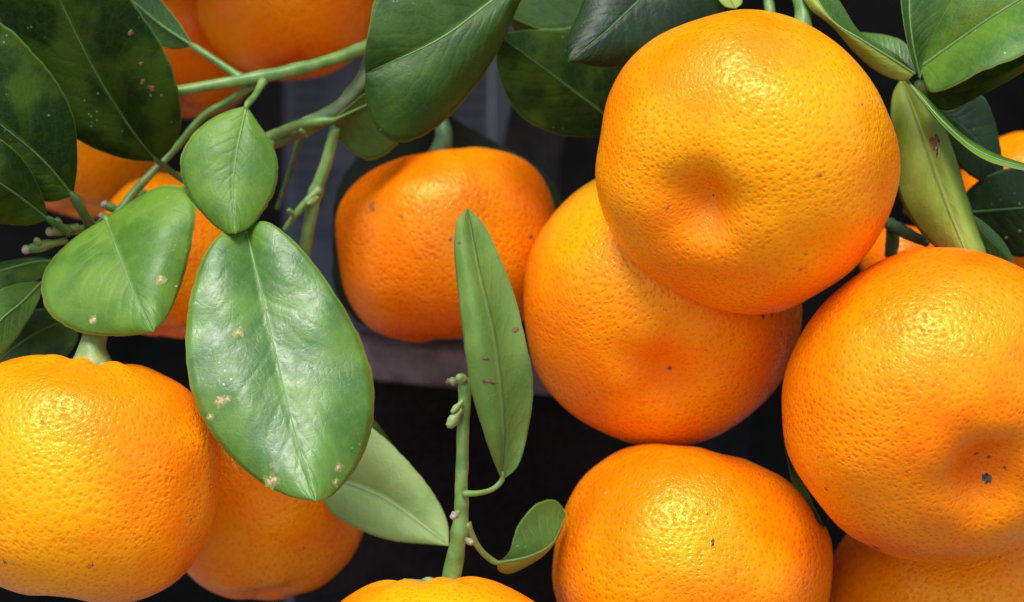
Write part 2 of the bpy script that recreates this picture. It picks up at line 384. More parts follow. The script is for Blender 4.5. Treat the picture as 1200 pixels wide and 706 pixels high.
def tangerine(label, cx, cy, rx, d, bdir, mat, flat=.86, dimple=(.10, .24), stem=(.11, .30), seed=0, lump=.022, boxy=.94,
              stalk=None, calyx=True, scar=True, scars=(), stalk_mat=None, lobe=.014, nu=144, nv=96):
    """cx, cy, rx: place and size in the photograph; bdir: where the blossom end points (right, up, towards camera)"""
    s = (CAM_D + d / 1000) / CAM_D; a = rx * K * s; c = a * flat; C = P(cx, cy, d)
    b = Vector((bdir[0], -bdir[2], bdir[1])).normalized()          # world direction of the blossom end
    R = (-b).to_track_quat('Z', 'Y').to_matrix()
    root = thing('tangerine', label, 'tangerine', tuple(C), 'ripe tangerines on the tree')
    V = np.zeros(((nv + 1) * nu, 3)); rs = np.random.RandomState(seed + 100)
    k1 = rs.rand(3) * 6.28; nl = 8 + seed % 3
    for i in range(nv + 1):
        ph = math.pi * i / nv
        sp, cp = math.sin(ph), math.cos(ph)
        for j in range(nu):
            lo = 2 * math.pi * j / nu
            q = Vector((sp * math.cos(lo), sp * math.sin(lo), cp))
            L = 1 + lump * (mnoise.noise(q * 1.3 + Vector(k1)) * 1.3 + .5 * mnoise.noise(q * 2.9 + Vector(k1) * 2))
            rho = a * (sp ** boxy) * L; z = c * math.copysign(abs(cp) ** boxy, cp) * L
            rn = rho / a
            if cp < 0:
                z += a * dimple[0] * math.exp(-(rn / dimple[1]) ** 2) * (1 + .12 * (1 - math.exp(-(rn / .15) ** 2)) * math.cos(lo * 2 + k1[0]))
                z += a * .010 * math.exp(-((rn - .36) / .16) ** 2) * math.cos(lo * 5 + k1[1])
            else:
                g = math.exp(-(rn / stem[1]) ** 2)
                z -= a * stem[0] * g
                z -= a * lobe * (1 - math.exp(-(rn / .15) ** 2)) * math.exp(-((rn - .34) / .20) ** 2) * math.cos(lo * nl + k1[2])
            V[i * nu + j] = (rho * math.cos(lo), rho * math.sin(lo), z)
    F = [(i * nu + j, (i + 1) * nu + j, (i + 1) * nu + (j + 1) % nu, i * nu + (j + 1) % nu) for i in range(nv) for j in range(nu)]
    Rm = np.array(R); Wv = V @ Rm.T + C
    # local coordinates are kept along the fruit's own axis so the peel pattern follows it
    m = bpy.data.meshes.new('peel'); m.from_pydata(V.tolist(), [], F); m.materials.append(mat)
    m.polygons.foreach_set('use_smooth', [True] * len(F)); m.update()
    pc = np.array([V[list(f)].mean(0) for f in F]); ax_ = np.argmax(np.abs(pc), 1); uvd = np.zeros((len(F) * 4, 2))
    Vf = V[np.array(F)]                                              # cube-like unwrap in metres for the pores
    for k in range(3):
        sel = ax_ == k; o1, o2_ = [(1, 2), (0, 2), (0, 1)][k]; den = np.abs(Vf[sel][:, :, k])
        den = np.maximum(den, 1e-6)
        uu = np.arctan2(Vf[sel][:, :, o1], den) * a * 1.08 + k * .31 + (Vf[sel][:, :1, k] > 0) * .13 + seed * .7
        vv = np.arctan2(Vf[sel][:, :, o2_], den) * a * 1.08 + k * .17
        idx = (np.where(sel)[0][:, None] * 4 + np.arange(4)).ravel(); uvd[idx, 0] = uu.ravel(); uvd[idx, 1] = vv.ravel()
    m.uv_layers.new(name='UVMap').data.foreach_set('uv', uvd.ravel())
    o = bpy.data.objects.new('peel', m); link(o, root, C); o.rotation_euler = R.to_euler()
    nr = np.array([list(v.vector) for v in m.vertex_normals]) @ Rm.T
    zs = c - a * stem[0]
    if scar:
        zz = -c + a * dimple[0] * 1.02; p = C + Rm @ np.array([0, 0, zz])
        patch('blossom_scar', p, tuple(b), .00075, M_SCAR_D, root, seed=seed + 1)
    for (sx, sy, r, mt, st, an) in scars:
        p, n = stick(Wv, nr, sx, sy); patch('scar', p, n, r * .62 * K * s, M_SCAR_F if mt is M_SCAR else mt, root, seed=int(sx), stretch=st, ang=an, h=.00008)
    smat = stalk_mat or M_CALYX
    top = C + Rm @ np.array([0, 0, zs]); ax = np.array(tuple(-b))
    if calyx:
        # five-lobed calyx disc
        Vc = [top + ax * .0012]; sg = 40; e1 = Rm @ np.array([1, 0, 0]); e2 = Rm @ np.array([0, 1, 0])
        for q, hh in ((.35, .0012), (.7, .0009), (1., .0003), (1.0, -.0012)):
            for k in range(sg):
                tt = 2 * math.pi * k / sg; rr = a * .17 * q * (1 + .20 * q * math.cos(5 * tt + seed))
                Vc.append(top + e1 * rr * math.cos(tt) + e2 * rr * math.sin(tt) + ax * (hh + a * stem[0] * (rr / a / stem[1]) ** 2 * .8))
        Fc = [(0, 1 + k, 1 + (k + 1) % sg) for k in range(sg)]
        for r_ in range(3):
            Fc += [(1 + r_ * sg + k, 1 + (r_ + 1) * sg + k, 1 + (r_ + 1) * sg + (k + 1) % sg, 1 + r_ * sg + (k + 1) % sg) for k in range(sg)]
        mesh_obj('calyx', Vc, Fc, smat, root, top)
    if stalk:
        pts = [top + ax * .0004] + [P(*q) for q in stalk['path']]
        path = catmull(pts, 22); w0, w1 = stalk['w']; tt = np.linspace(0, 1, 22)
        rad = (w1 + (w0 - w1) * np.exp(-tt * 5.0)) * K * s / 2
        Vt, Ft = tube(path, rad, 14, .10, seed=seed); mesh_obj('stalk', Vt, Ft, smat, root, top)
    return root

T = tangerine
T('round tangerine with dimple facing the camera, highest of the front fruit at right', 873, 189, 176, 0, (-.40, -.40, .82), PEEL['gold'],
  flat=.86, lump=.03, boxy=.9, dimple=(.235, .225), seed=1, calyx=False,
  scars=((960, 205, 4, M_SCAR, 1.5, .3), (1010, 118, 5, PEEL['deep'], 1, 0), (780, 247, 3, M_SCAR, 2, 1.3), (938, 320, 2.4, M_SCAR, 2.2, 2.2)))
T('yellow orange tangerine tucked under the highest front fruit, shallow dimple low on it', 776, 359, 164, 34, (.01, -.52, .85), PEEL['gold2'],
  flat=.95, dimple=(.14, .25), seed=2, calyx=False,
  scars=((898, 368, 5, M_SCAR_D, 1.8, 1.5), (909, 370, 3, M_SCAR_D, 1.5, 1.5)))
T('large deep orange tangerine cut by the right edge, dimple with grey scar', 1106, 475, 187, 2, (.15, -.486, .86), PEEL['deep'],
  flat=.90, dimple=(.25, .25), seed=3, calyx=False, lump=.03,
  scars=((1152, 562, 13, M_SCAR_D, .8, .2), (1148, 534, 6, M_SCAR_D, 1, 0), (1157, 540, 3, M_SCAR_D, 1.5, 1), (1180, 552, 3.5, M_SCAR_D, 1, 0),
         (1026, 646, 5, M_SCAR_D, 2.0, 1.2), (966, 574, 4, M_SCAR, 1.2, .4), (955, 538, 3, M_SCAR, 1, 0)))
T('tangerine at the bottom edge right of centre, under the shallow dimpled fruit', 810, 668, 163, 26, (-.28, -.90, .30), PEEL['mid'],
  flat=.86, boxy=.86, lump=.03, seed=4, stem=(.13, .34), scar=False,
  scars=((828, 601, 2.2, M_SCAR_D, 1, 0), (835, 634, 3, M_SCAR_D, 2.5, 1.5), (862, 580, 2.2, M_BUD, 1, 0), (710, 575, 2.2, M_BUD, 1, 0)))
T('tangerine in the bottom right corner half hidden under the big fruit', 1130, 712, 166, 50, (.2, -.85, .35), PEEL['mid'], flat=.88, seed=5, calyx=False, scar=False)
T('tangerine of which only the top shows at the bottom edge, stem rising from it', 508, 806, 163, -2, (.03, -.98, .15), PEEL['gold'], flat=.82, seed=6, stem=(.10, .25), scar=False, calyx=True, lump=.03)
T('large tangerine at the lower left corner with blossom end turned down', 92, 562, 164, 6, (-.10, -.96, .04), PEEL['gold'], flat=.87, boxy=.78, lobe=.022, seed=7, stem=(.06, .30), dimple=(.10, .30), lump=.03,
  stalk=dict(path=[(108, 408, 7), (112, 392, 8), (117, 365, 12)], w=(56, 26)), scar=True,
  scars=((228, 610, 3, M_SCAR_D, 1, 0), (108, 664, 4, M_SCAR, 1.6, 1.2), (2, 660, 4, M_SCAR_D, 1, 0), (52, 491, 4, M_SCAR, 1, 0)))
T('shaded tangerine behind the lower left fruit, under the big oval leaf', 309, 575, 124, 52, (.05, -.9, .35), PEEL['mid'], flat=1.04, seed=8, calyx=False, scar=False,
  scars=((361, 643, 3, M_SCAR, 1, 0), (306, 685, 2.5, M_BUD, 1, 0)))
T('tangerine resting at the pot rim in the centre, brown scar on its upper left', 526, 288, 131, 60, (.15, -.97, .08), PEEL['mid'], flat=.84, boxy=.76, lump=.018, lobe=.004, seed=9, stem=(.13, .26), scar=False,
  stalk=dict(path=[(520, 158, 60), (514, 135, 62), (506, 105, 66)], w=(40, 17)), stalk_mat=M_CALYX_D,
  scars=((433, 240, 8, M_SCAR, 1.3, 1.5), (467, 254, 3.4, M_SCAR, 1, 0), (532, 282, 3, M_SCAR_D, 1, 0), (627, 277, 3.5, M_SCAR_D, 1.6, .6)))
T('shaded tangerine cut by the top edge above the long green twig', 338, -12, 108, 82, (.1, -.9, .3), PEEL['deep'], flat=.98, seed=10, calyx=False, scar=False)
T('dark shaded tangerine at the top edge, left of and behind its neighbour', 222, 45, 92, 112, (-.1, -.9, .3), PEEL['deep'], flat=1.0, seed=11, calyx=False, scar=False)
T('tangerine peeping out between dark leaves at the far left', 100, 165, 98, 92, (.0, -.9, .3), PEEL['mid'], flat=.9, seed=12, calyx=False, scar=False)
T('tangerine hidden behind the small and broad leaves left of the big oval leaf', 200, 300, 88, 66, (.05, -.9, .3), PEEL['mid'], flat=1.12, seed=13, calyx=False, scar=False)
T('tangerine cut by the right edge, peeping out behind narrow dark leaves', 1215, 247, 100, 78, (.0, -.9, .3), PEEL['mid'], flat=.92, seed=14, calyx=False, scar=False)
T('small sliver of tangerine in the gap between two large fruits at right', 1054, 308, 46, 64, (.0, -.9, .3), PEEL['deep'], flat=.95, seed=15, scar=False, calyx=False)

# ------------------------------------------------------------------ leaves
def leaf(parent, mid, left, right, top='mid', under='under', cup=(0, 0), bulge=(0, 0), wave=.5, flip=False, petiole=None, pw=9, label=None,
         rib=True, ribw=5.0, ribmat=None, scabs=(), thick=.00026, n=64, m=11, seed=0, name='leaf', rib_to=.97, turned=False):
    """mid: (x, y, depth) from base to tip; left / right: edge points (x, y[, extra depth]); cup: edge depth against the mid vein, in mm"""
    mp = [np.array(q, float) for q in mid]
    M = catmull([P(*q) for q in mp], n)
    md = catmull([q for q in mp], 400)                      # for depth look-up along the vein
    def edge(pts, cu):
        out = [mp[0]]; k = len(pts)
        for i, q in enumerate(pts):
            f = (i + 1) / (k + 1); dd = np.interp(f, np.linspace(0, 1, 400), md[:, 2])
            out.append(np.array([q[0], q[1], dd + cu * math.sin(math.pi * min(max(f, 0), 1)) ** .7 + (q[2] if len(q) > 2 else 0)]))
        out.append(mp[-1]); return catmull([P(*q) for q in out], n)
    Lc, Rc = edge(left, cup[0]), edge(right, cup[1])
    us = np.linspace(-1, 1, 2 * m + 1); G = np.zeros((n, 2 * m + 1, 3)); UV = np.zeros((n, 2 * m + 1, 2))
    for j, u in enumerate(us):
        E, bu = (Lc, bulge[0]) if u < 0 else (Rc, bulge[1]); a = abs(u)
        G[:, j] = M * (1 - a) + E * a
        env = np.sin(np.pi * np.linspace(0, 1, n)) ** .6
        G[:, j, 1] += bu / 1000 * math.sin(math.pi * a) * env
        UV[:, j, 0] = (u + 1) / 2; UV[:, j, 1] = np.linspace(0, 1, n)
    for i in range(n):
        for j in range(2 * m + 1):
            u = us[j]; t = i / (n - 1)
            e = math.sin(math.pi * t) ** .5 if 0 < t < 1 else 0
            q = Vector((G[i, j, 0] * 60, G[i, j, 2] * 60, seed * 3.7 + (1.7 if u < 0 else 0)))
            G[i, j, 1] += wave / 1000 * e * abs(u) ** .8 * (1.5 * mnoise.noise(q) + .5 * mnoise.noise(q * 2.6))
            if abs(u) == 1:                                     # faintly uneven margin
                q2 = Vector((t * 22, seed, u)); G[i, j] += (G[i, j] - M[i]) * (.020 * mnoise.noise(q2) + .014 * mnoise.noise(q2 * 3.1)) * e
    du = np.gradient(G, axis=0); dv = np.gradient(G, axis=1); nr = np.cross(du, dv); ln = np.linalg.norm(nr, axis=2, keepdims=True); nr = nr / np.maximum(ln, 1e-12)
    good = ln[..., 0] > 1e-13
    if np.mean(nr[4:-4, :, 1]) > 0: nr = -nr; rev = True
    else: rev = False                                           # nr now looks towards the camera
    nr[0] = nr[2]; nr[-1] = nr[-3]
    W = 2 * m + 1; A = G.reshape(-1, 3); taper = np.ones((n, W)); taper[:, 0] = taper[:, -1] = .25
    Bk = (G - nr * (thick * taper)[..., None]).reshape(-1, 3); V = np.vstack([A, Bk]); o2 = n * W
    F = []; mi = []
    for i in range(n - 1):
        for j in range(W - 1):
            q = (i * W + j, (i + 1) * W + j, (i + 1) * W + j + 1, i * W + j + 1)
            F.append(q[::-1] if rev else q); mi.append(1 if turned and j >= m else 0); q2 = tuple(x + o2 for x in q); F.append(q2 if rev else q2[::-1]); mi.append(1)
    def rim(a, b):
        F.append((a, b, b + o2, a + o2) if not rev else (b, a, a + o2, b + o2)); mi.append(0)
    for i in range(n - 1): rim((i + 1) * W, i * W); rim(i * W + W - 1, (i + 1) * W + W - 1)
    uvs = np.vstack([UV.reshape(-1, 2)] * 2)
    fm, bm_ = LEAF[top], LEAF[under]
    base = M[0]
    o = mesh_obj(name, V, F, [fm, bm_], parent, base, uvs, mi)
    if label: o['label'] = label
    cn = nr[:, m]
    rm = ribmat or (M_RIB_D if top in ('dark', 'deep', 'black') else M_RIB)
    if rib:
        k = int(n * rib_to); pth = M[:k] + cn[:k] * .00002
        rad = np.linspace(ribw * .36, ribw * .08, k) * K * (CAM_D + base[1]) / CAM_D
        Vt, Ft = tube(pth, rad, 8, .03, seed=seed); mesh_obj('midrib', Vt, Ft, rm, o, base)
    if petiole:
        pts = [P(*q) for q in petiole] + [M[0], M[2]]
        path = catmull(pts, 20); sc = K * (CAM_D + base[1]) / CAM_D
        rad = np.interp(np.linspace(0, 1, 20), [0, .12, .5, .85, 1], [pw * 1.25, pw * .95, pw * .8, pw * .85, ribw]) / 2 * sc
        Vt, Ft = tube(path, rad, 10, .06, seed=seed); mesh_obj('petiole', Vt, Ft, rm if top in ('dark', 'deep') else M_TWIG, o, path[0])
    Nn = nr.reshape(-1, 3)
    for q in scabs:
        sx, sy, r = q[:3]; mt = q[3] if len(q) > 3 else M_SCAB; st = q[4] if len(q) > 4 else 1.2; an = q[5] if len(q) > 5 else sx
        p, nn = stick(A, Nn, sx, sy); patch('scab_halo', p, nn, r * 1.25 * K, M_HALO, o, seed=int(sx + sy) + 5, stretch=st, ang=an, h=.00003, lift=.00001) if mt is M_SCAB else None
        patch('scab', p, nn, r * .8 * K, mt, o, seed=int(sx + sy), stretch=st, ang=an, h=.00010, lift=.00003)
    return o

def twig(parent, pts, wpx, mat=M_TWIG, seed=0, name='twig', n=40, nodes=()):
    path = catmull([P(*q) for q in pts], n); d = np.array([q[2] for q in pts]).mean(); sc = K * (CAM_D + d / 1000) / CAM_D
    rad = np.interp(np.linspace(0, 1, n), np.linspace(0, 1, len(wpx)), wpx) / 2 * sc
    t = np.linspace(0, 1, n)
    for c, amp in nodes: rad = rad * (1 + amp * np.exp(-((t - c) / .03) ** 2))
    V, F = tube(path, rad, 14, .16, seed=seed); return mesh_obj(name, V, F, mat, parent, path[0])

def bud(parent, base, tip, w, matb=M_TWIG, tipm=M_BUD, seed=0):
    pth = catmull([P(*base), P(*tip)], 12); t = np.linspace(0, 1, 12)
    rad = (w / 2) * (0.7 + .45 * np.exp(-((t - .65) / .25) ** 2)) * K
    V, F = tube(pth, rad, 10, .15, seed=seed); b = mesh_obj('bud', V, F, matb, parent, pth[0])
    if tipm:
        e = pth[-1]; dirn = (pth[-1] - pth[0]); dirn /= np.linalg.norm(dirn)
        pt = np.array([e - dirn * w * K * .15, e + dirn * w * K * .12, e + dirn * w * K * .32]); V, F = tube(pt, np.array([.46, .44, .2]) * w * K, 10, .25, seed=seed + 3)
        mesh_obj('bud_tip', V, F, tipm, b, e)
    return b

# ---- upper left branch
A = thing('leafy_branch', 'green branch crossing the upper left with the big scabbed oval leaf hanging from it', 'branch', tuple(P(440, 50, 40)), 'leafy shoots of the tree')
twig(A, [(190, 110, 24), (250, 100, 24), (310, 90, 25), (370, 76, 28), (418, 60, 32), (450, 40, 38), (470, -30, 45)], [13, 13, 14.5, 14, 15, 20, 24], seed=1, nodes=((.3, .18), (.42, .2), (.62, .12)))
twig(A, [(438, 55, 36), (425, 95, 36), (395, 128, 36), (350, 152, 37), (310, 168, 38), (285, 180, 40)], [20, 20, 18, 22, 22, 20], M_TWIG_OLD, seed=2, nodes=((.3, .15),))
twig(A, [(392, 150, 32), (384, 185, 33), (370, 225, 34), (362, 265, 35), (352, 330, 38)], [13, 14, 15, 14, 13], seed=3, nodes=((.42, .3),))
twig(A, [(374, 222, 33), (352, 245, 32), (333, 270, 32)], [11, 9, 7], seed=4)
twig(A, [(300, 98, 26), (270, 118, 29), (240, 136, 32), (205, 175, 34), (160, 222, 30), (128, 262, 27)], [10, 9, 10, 9, 10, 10], M_TWIG, seed=5)
twig(A, [(352, 160, 42), (340, 200, 46), (325, 245, 50)], [8, 7, 6], M_CALYX_D, seed=6)
for i, (b, t_, w_) in enumerate((((372, 232, 31), (361, 240, 28), 8), ((345, 255, 31), (338, 246, 29), 7), ((360, 160, 33), (352, 152, 31), 7))):
    bud(A, b, t_, w_, M_TWIG, None, seed=20 + i)
leaf(A, [(287, 264, 12), (303, 330, 5), (325, 425, -3), (345, 505, -9), (370, 588, -15)],
     [(262, 272), (240, 298), (225, 340), (218, 400), (223, 445), (235, 485), (262, 528), (300, 562), (335, 581)],
     [(312, 260), (350, 288), (392, 342), (422, 396), (438, 448), (437, 495), (425, 535), (405, 565), (388, 582)],
     'glossy', 'under', cup=(-1, 3), bulge=(-2.2, -2.0), wave=2.0, petiole=[(318, 168, 36), (300, 215, 26)], label='big glossy oval leaf with pale scabs',
     ribw=5, seed=1, scabs=((280, 390, 5.5), (256, 474, 8, M_SCAB, .8), (263, 468, 4), (247, 484, 3.5), (318, 564, 8, M_SCAB, 1.3, .2), (320, 548, 7, M_TWIG_OLD), (400, 549, 5), (397, 564, 4)))
leaf(A, [(289, 124, 16), (279, 170, 12), (273, 220, 9), (276, 274, 5)],
     [(262, 132), (232, 152), (213, 182), (213, 208), (224, 233), (248, 262), (264, 273)],
     [(303, 145), (318, 168), (325, 190), (323, 220), (309, 247), (292, 267)],
     'bright', 'under', cup=(2, 2.5), bulge=(-1, -1), wave=.7, petiole=[(308, 96, 24), (299, 112, 20)], pw=10, seed=2, label='small pale green leaf above the big one')
leaf(A, [(226, 54, 28), (190, 30, 32), (160, 5, 36), (110, -35, 44)], [(205, 58), (183, 52), (160, 40), (120, 10)], [(212, 30), (190, 2), (168, -20), (135, -38)],
     'mid', 'under', cup=(2, -1), wave=.5, petiole=[(282, 92, 25), (255, 73, 26)], pw=11, seed=3)
leaf(A, [(186, 190, 30), (160, 160, 25), (115, 90, 15), (70, 0, 6), (40, -70, 0)],
     [(150, 187), (110, 174), (70, 150), (30, 100), (5, 40), (-10, -20), (5, -60)],
     [(204, 170), (213, 140), (208, 100), (192, 58), (165, 15), (135, -25), (90, -60)],
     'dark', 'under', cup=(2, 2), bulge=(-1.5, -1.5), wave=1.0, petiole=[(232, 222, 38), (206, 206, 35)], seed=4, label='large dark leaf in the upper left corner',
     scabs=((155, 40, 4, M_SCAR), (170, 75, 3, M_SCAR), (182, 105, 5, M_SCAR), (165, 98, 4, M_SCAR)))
leaf(A, [(384, 562, 34), (400, 565, 30), (450, 585, 26), (500, 620, 22), (526, 640, 20)],
     [(385, 500), (415, 492), (440, 505), (480, 543), (512, 585), (525, 615)], [(376, 580), (388, 600), (415, 618), (455, 633), (500, 638)],
     'pale', 'dark', cup=(1.5, -1), bulge=(-1, -1), wave=.8, seed=5, label='pale leaf showing its underside below the big one', ribw=3)
leaf(A, [(380, 470, 40), (420, 480, 36), (450, 510, 34), (470, 540, 33)], [(410, 465), (435, 488), (458, 518)], [(400, 490), (430, 505), (455, 528)], 'dark', 'dark', cup=(2, -2), seed=6, rib=False)
leaf(A, [(391, 141, 30), (410, 132, 32), (440, 118, 36), (480, 95, 42)], [(405, 128), (430, 108), (460, 92)], [(396, 160), (412, 178), (436, 188), (465, 170), (480, 130)],
     'mid', 'under', cup=(-2, 3), wave=.5, petiole=[(312, 166, 38), (340, 150, 33), (362, 144, 31)], pw=14, seed=7)
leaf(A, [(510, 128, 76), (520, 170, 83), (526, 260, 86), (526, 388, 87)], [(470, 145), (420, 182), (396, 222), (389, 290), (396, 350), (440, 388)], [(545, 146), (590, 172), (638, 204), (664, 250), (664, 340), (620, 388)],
     'black', 'black', cup=(1, 1), wave=.5, seed=8, rib=False)  # added leaf standing in for the shadowed dark shape behind the centre fruit

# ---- left edge shoot with buds
Bs = thing('leafy_shoot', 'budding shoot at the left edge with a broad mid green leaf', 'shoot', tuple(P(110, 268, 25)), 'leafy shoots of the tree')
twig(Bs, [(205, 300, 44), (160, 285, 36), (115, 270, 26), (90, 270, 22), (62, 272, 20)], [11, 12, 13, 12, 9], seed=11)
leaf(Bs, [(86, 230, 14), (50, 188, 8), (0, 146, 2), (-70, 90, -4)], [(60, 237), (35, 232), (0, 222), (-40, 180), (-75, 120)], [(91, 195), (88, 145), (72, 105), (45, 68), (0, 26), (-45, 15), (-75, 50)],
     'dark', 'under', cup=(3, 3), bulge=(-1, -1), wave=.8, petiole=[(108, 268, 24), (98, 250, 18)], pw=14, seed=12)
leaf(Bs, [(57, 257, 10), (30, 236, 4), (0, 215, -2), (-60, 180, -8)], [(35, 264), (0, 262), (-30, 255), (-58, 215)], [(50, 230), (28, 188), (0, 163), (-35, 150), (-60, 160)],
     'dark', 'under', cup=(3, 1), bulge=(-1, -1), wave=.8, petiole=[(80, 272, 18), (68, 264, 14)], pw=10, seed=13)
leaf(Bs, [(124, 256, 18), (140, 300, 8), (158, 345, 1), (180, 389, -4)],
     [(95, 273), (68, 296), (50, 322), (48, 345), (62, 372), (92, 389), (125, 394), (158, 393)],
     [(160, 232), (192, 217), (218, 221), (229, 240), (227, 270), (219, 310), (207, 348), (196, 372)],
     'bright', 'under', cup=(3, 5), bulge=(-1.5, -2), wave=1.0, petiole=[(110, 268, 26), (116, 262, 22)], pw=9, seed=14, label='broad mid green leaf with two brown spots',
     scabs=((193, 329, 5), (104, 375, 4.5), (208, 335, 2.5, M_BUD)))
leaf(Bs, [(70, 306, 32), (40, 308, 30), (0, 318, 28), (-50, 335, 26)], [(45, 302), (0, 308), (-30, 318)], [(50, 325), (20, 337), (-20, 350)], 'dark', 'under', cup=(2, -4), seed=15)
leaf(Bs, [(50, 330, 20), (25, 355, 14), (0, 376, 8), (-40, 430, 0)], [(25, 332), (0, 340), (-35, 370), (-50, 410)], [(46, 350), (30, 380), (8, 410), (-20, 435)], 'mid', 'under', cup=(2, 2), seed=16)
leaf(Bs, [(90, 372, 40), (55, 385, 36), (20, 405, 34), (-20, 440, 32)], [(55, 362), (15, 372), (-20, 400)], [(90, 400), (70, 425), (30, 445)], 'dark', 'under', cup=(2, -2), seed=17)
for i, (b, t_, w_, tp) in enumerate((((92, 266, 20), (58, 272, 17), 13, M_BUD), ((78, 282, 20), (30, 293, 15), 13, M_BUD), ((70, 265, 19), (66, 258, 15), 10, None), ((48, 287, 16), (42, 281, 14), 8, None), ((145, 250, 30), (122, 240, 28), 11, M_BUD), ((140, 258, 29), (118, 253, 27), 8, M_BUD), ((170, 225, 40), (158, 232, 38), 14, M_SCAR))):
    bud(Bs, b, t_, w_, M_TWIG, tp, seed=40 + i)

# ---- young stem bottom centre
Cs = thing('leafy_shoot', 'upright green stem at bottom centre with tall narrow leaf standing beside it', 'shoot', tuple(P(530, 690, 0)), 'leafy shoots of the tree')
twig(Cs, [(526, 690, 0), (533, 655, -1), (540, 610, -2), (541, 560, -3), (543, 500, -4), (546, 445, -4)], [26, 19, 16.5, 15, 14.5, 14], seed=21, nodes=((.28, .18), (.42, .10), (.97, .25)), n=60)
leaf(Cs, [(588, 563, -8), (590, 500, -12), (580, 400, -14), (560, 310, -11), (548, 244, -6)],
     [(578, 540), (566, 505), (553, 460), (543, 395), (535, 330), (532, 285), (537, 256)],
     [(606, 548), (619, 505), (625, 452), (616, 400), (604, 350), (585, 300), (565, 260)],
     'under', 'mid', cup=(1.0, 5), bulge=(-2, .8), wave=1.8, petiole=[(544, 579, -4), (562, 578, -6), (578, 573, -8)], pw=7.5, rib=False, seed=22, label='tall narrow leaf showing its matt underside',
     scabs=((608, 386, 5, M_SCAR, 1.6, .3), (573, 418, 2.4, M_SCAR, 2.5, 0), (577, 445, 2, M_SCAR, 6, .05), (535, 283, 2.5, M_SCAR_D)))
leaf(Cs, [(583, 660, 3), (618, 653, 5), (646, 638, 10), (663, 603, 18)], [(597, 646), (607, 616), (630, 590), (652, 587)], [(584, 669), (596, 673), (618, 664), (641, 648), (657, 625)],
     'mid', 'olive', cup=(7, 2), bulge=(1.5, -1), wave=.4, petiole=[(547, 614, -2), (558, 638, 0), (570, 652, 2)], pw=9, seed=23, turned=True, label='small curled leaf')
for i, (b, t_, w_, tp) in enumerate((((540, 480, -6), (526, 500, -7), 12, None), ((542, 470, -6), (530, 484, -7), 8, None), ((545, 448, -4), (538, 442, -6), 12, None), ((540, 446, -2), (526, 448, -2), 10, M_SCAR), ((537, 600, -8), (531, 606, -9), 9, M_BUD), ((547, 632, -6), (552, 636, -7), 8, M_BUD))):
    bud(Cs, b, t_, w_, M_CALYX if tp is None else M_TWIG_OLD, tp, seed=60 + i)

# ---- top centre shoot
Ds = thing('leafy_shoot', 'shoot at the top centre with a large leaf hanging over the pot fruit', 'shoot', tuple(P(700, -60, 30)), 'leafy shoots of the tree')
twig(Ds, [(860, -60, 34), (760, -55, 32), (660, -55, 28), (560, -90, 24)], [22, 20, 18, 14], seed=31)
leaf(Ds, [(645, -50, 16), (578, 0, 12), (515, 46, 8), (428, 86, 8)], [(560, -60), (480, -45), (441, -5), (432, 35), (427, 65)],
     [(626, -25), (610, 2), (588, 52), (560, 99), (520, 143), (487, 164), (460, 167), (440, 150), (429, 118)],
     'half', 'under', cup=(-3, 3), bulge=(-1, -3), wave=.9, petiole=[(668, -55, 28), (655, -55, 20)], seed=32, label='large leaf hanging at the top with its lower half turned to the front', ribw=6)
leaf(Ds, [(745, 165, 44), (700, 128, 38), (650, 90, 34), (586, 42, 30)], [(725, 160), (690, 161), (650, 157), (612, 138), (590, 105), (581, 70)], [(745, 110), (725, 70), (700, 45), (665, 36), (625, 35), (600, 38)],
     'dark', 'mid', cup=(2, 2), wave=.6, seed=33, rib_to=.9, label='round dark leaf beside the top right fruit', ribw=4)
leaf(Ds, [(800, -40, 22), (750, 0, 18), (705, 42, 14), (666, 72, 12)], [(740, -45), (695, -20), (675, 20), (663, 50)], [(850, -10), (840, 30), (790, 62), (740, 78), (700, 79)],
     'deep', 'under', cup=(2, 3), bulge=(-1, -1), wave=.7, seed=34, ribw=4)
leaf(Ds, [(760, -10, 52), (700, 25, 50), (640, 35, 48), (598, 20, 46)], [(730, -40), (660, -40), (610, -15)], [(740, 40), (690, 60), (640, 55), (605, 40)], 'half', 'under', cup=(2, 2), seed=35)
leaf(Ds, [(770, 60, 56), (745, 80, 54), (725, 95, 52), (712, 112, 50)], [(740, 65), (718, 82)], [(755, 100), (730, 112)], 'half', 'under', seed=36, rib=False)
leaf(Ds, [(845, -20, 20), (856, 0, 18), (862, 10, 17)], [(840, -5), (850, 8)], [(862, -12), (870, 3)], 'olive', 'under', seed=37, rib=False, n=24, m=5)
twig(Ds, [(942, 40, 10), (940, 10, 12), (938, -20, 16), (920, -60, 24)], [22, 18, 18, 18], seed=38, nodes=((.3, .2),))
twig(Ds, [(905, 30, 26), (900, 0, 28), (893, -40, 30)], [13, 12, 12], seed=39)

# ---- right hand shoot
Es = thing('leafy_shoot', 'leaf cluster in the upper right corner fanning out from one node', 'shoot', tuple(P(1075, 95, 14)), 'leafy shoots of the tree')
twig(Es, [(1078, 100, 16), (1084, 130, 26), (1078, 180, 36), (1065, 250, 46)], [14, 12, 12, 14], seed=41)
twig(Es, [(1042, 258, 34), (1046, 272, 34), (1044, 300, 38)], [13, 17, 15], M_CALYX_D, seed=54)
twig(Es, [(1044, 264, 33), (1062, 273, 28), (1086, 285, 22)], [15, 15, 10], M_CALYX_D, seed=55)
leaf(Es, [(1072, 87, 8), (1040, 66, 6), (1008, 46, 5), (978, 27, 6), (958, 0, 8), (945, -30, 12)], [(1045, 64), (1007, 37), (983, 0), (962, -26)], [(1062, 95), (1032, 87), (1002, 63), (974, 31), (948, 10), (938, -12)],
     'mid', 'olive', cup=(6, 3), bulge=(1, -1), wave=.3, seed=42, ribw=5, turned=True, label='folded leaf lying along the top right fruit')
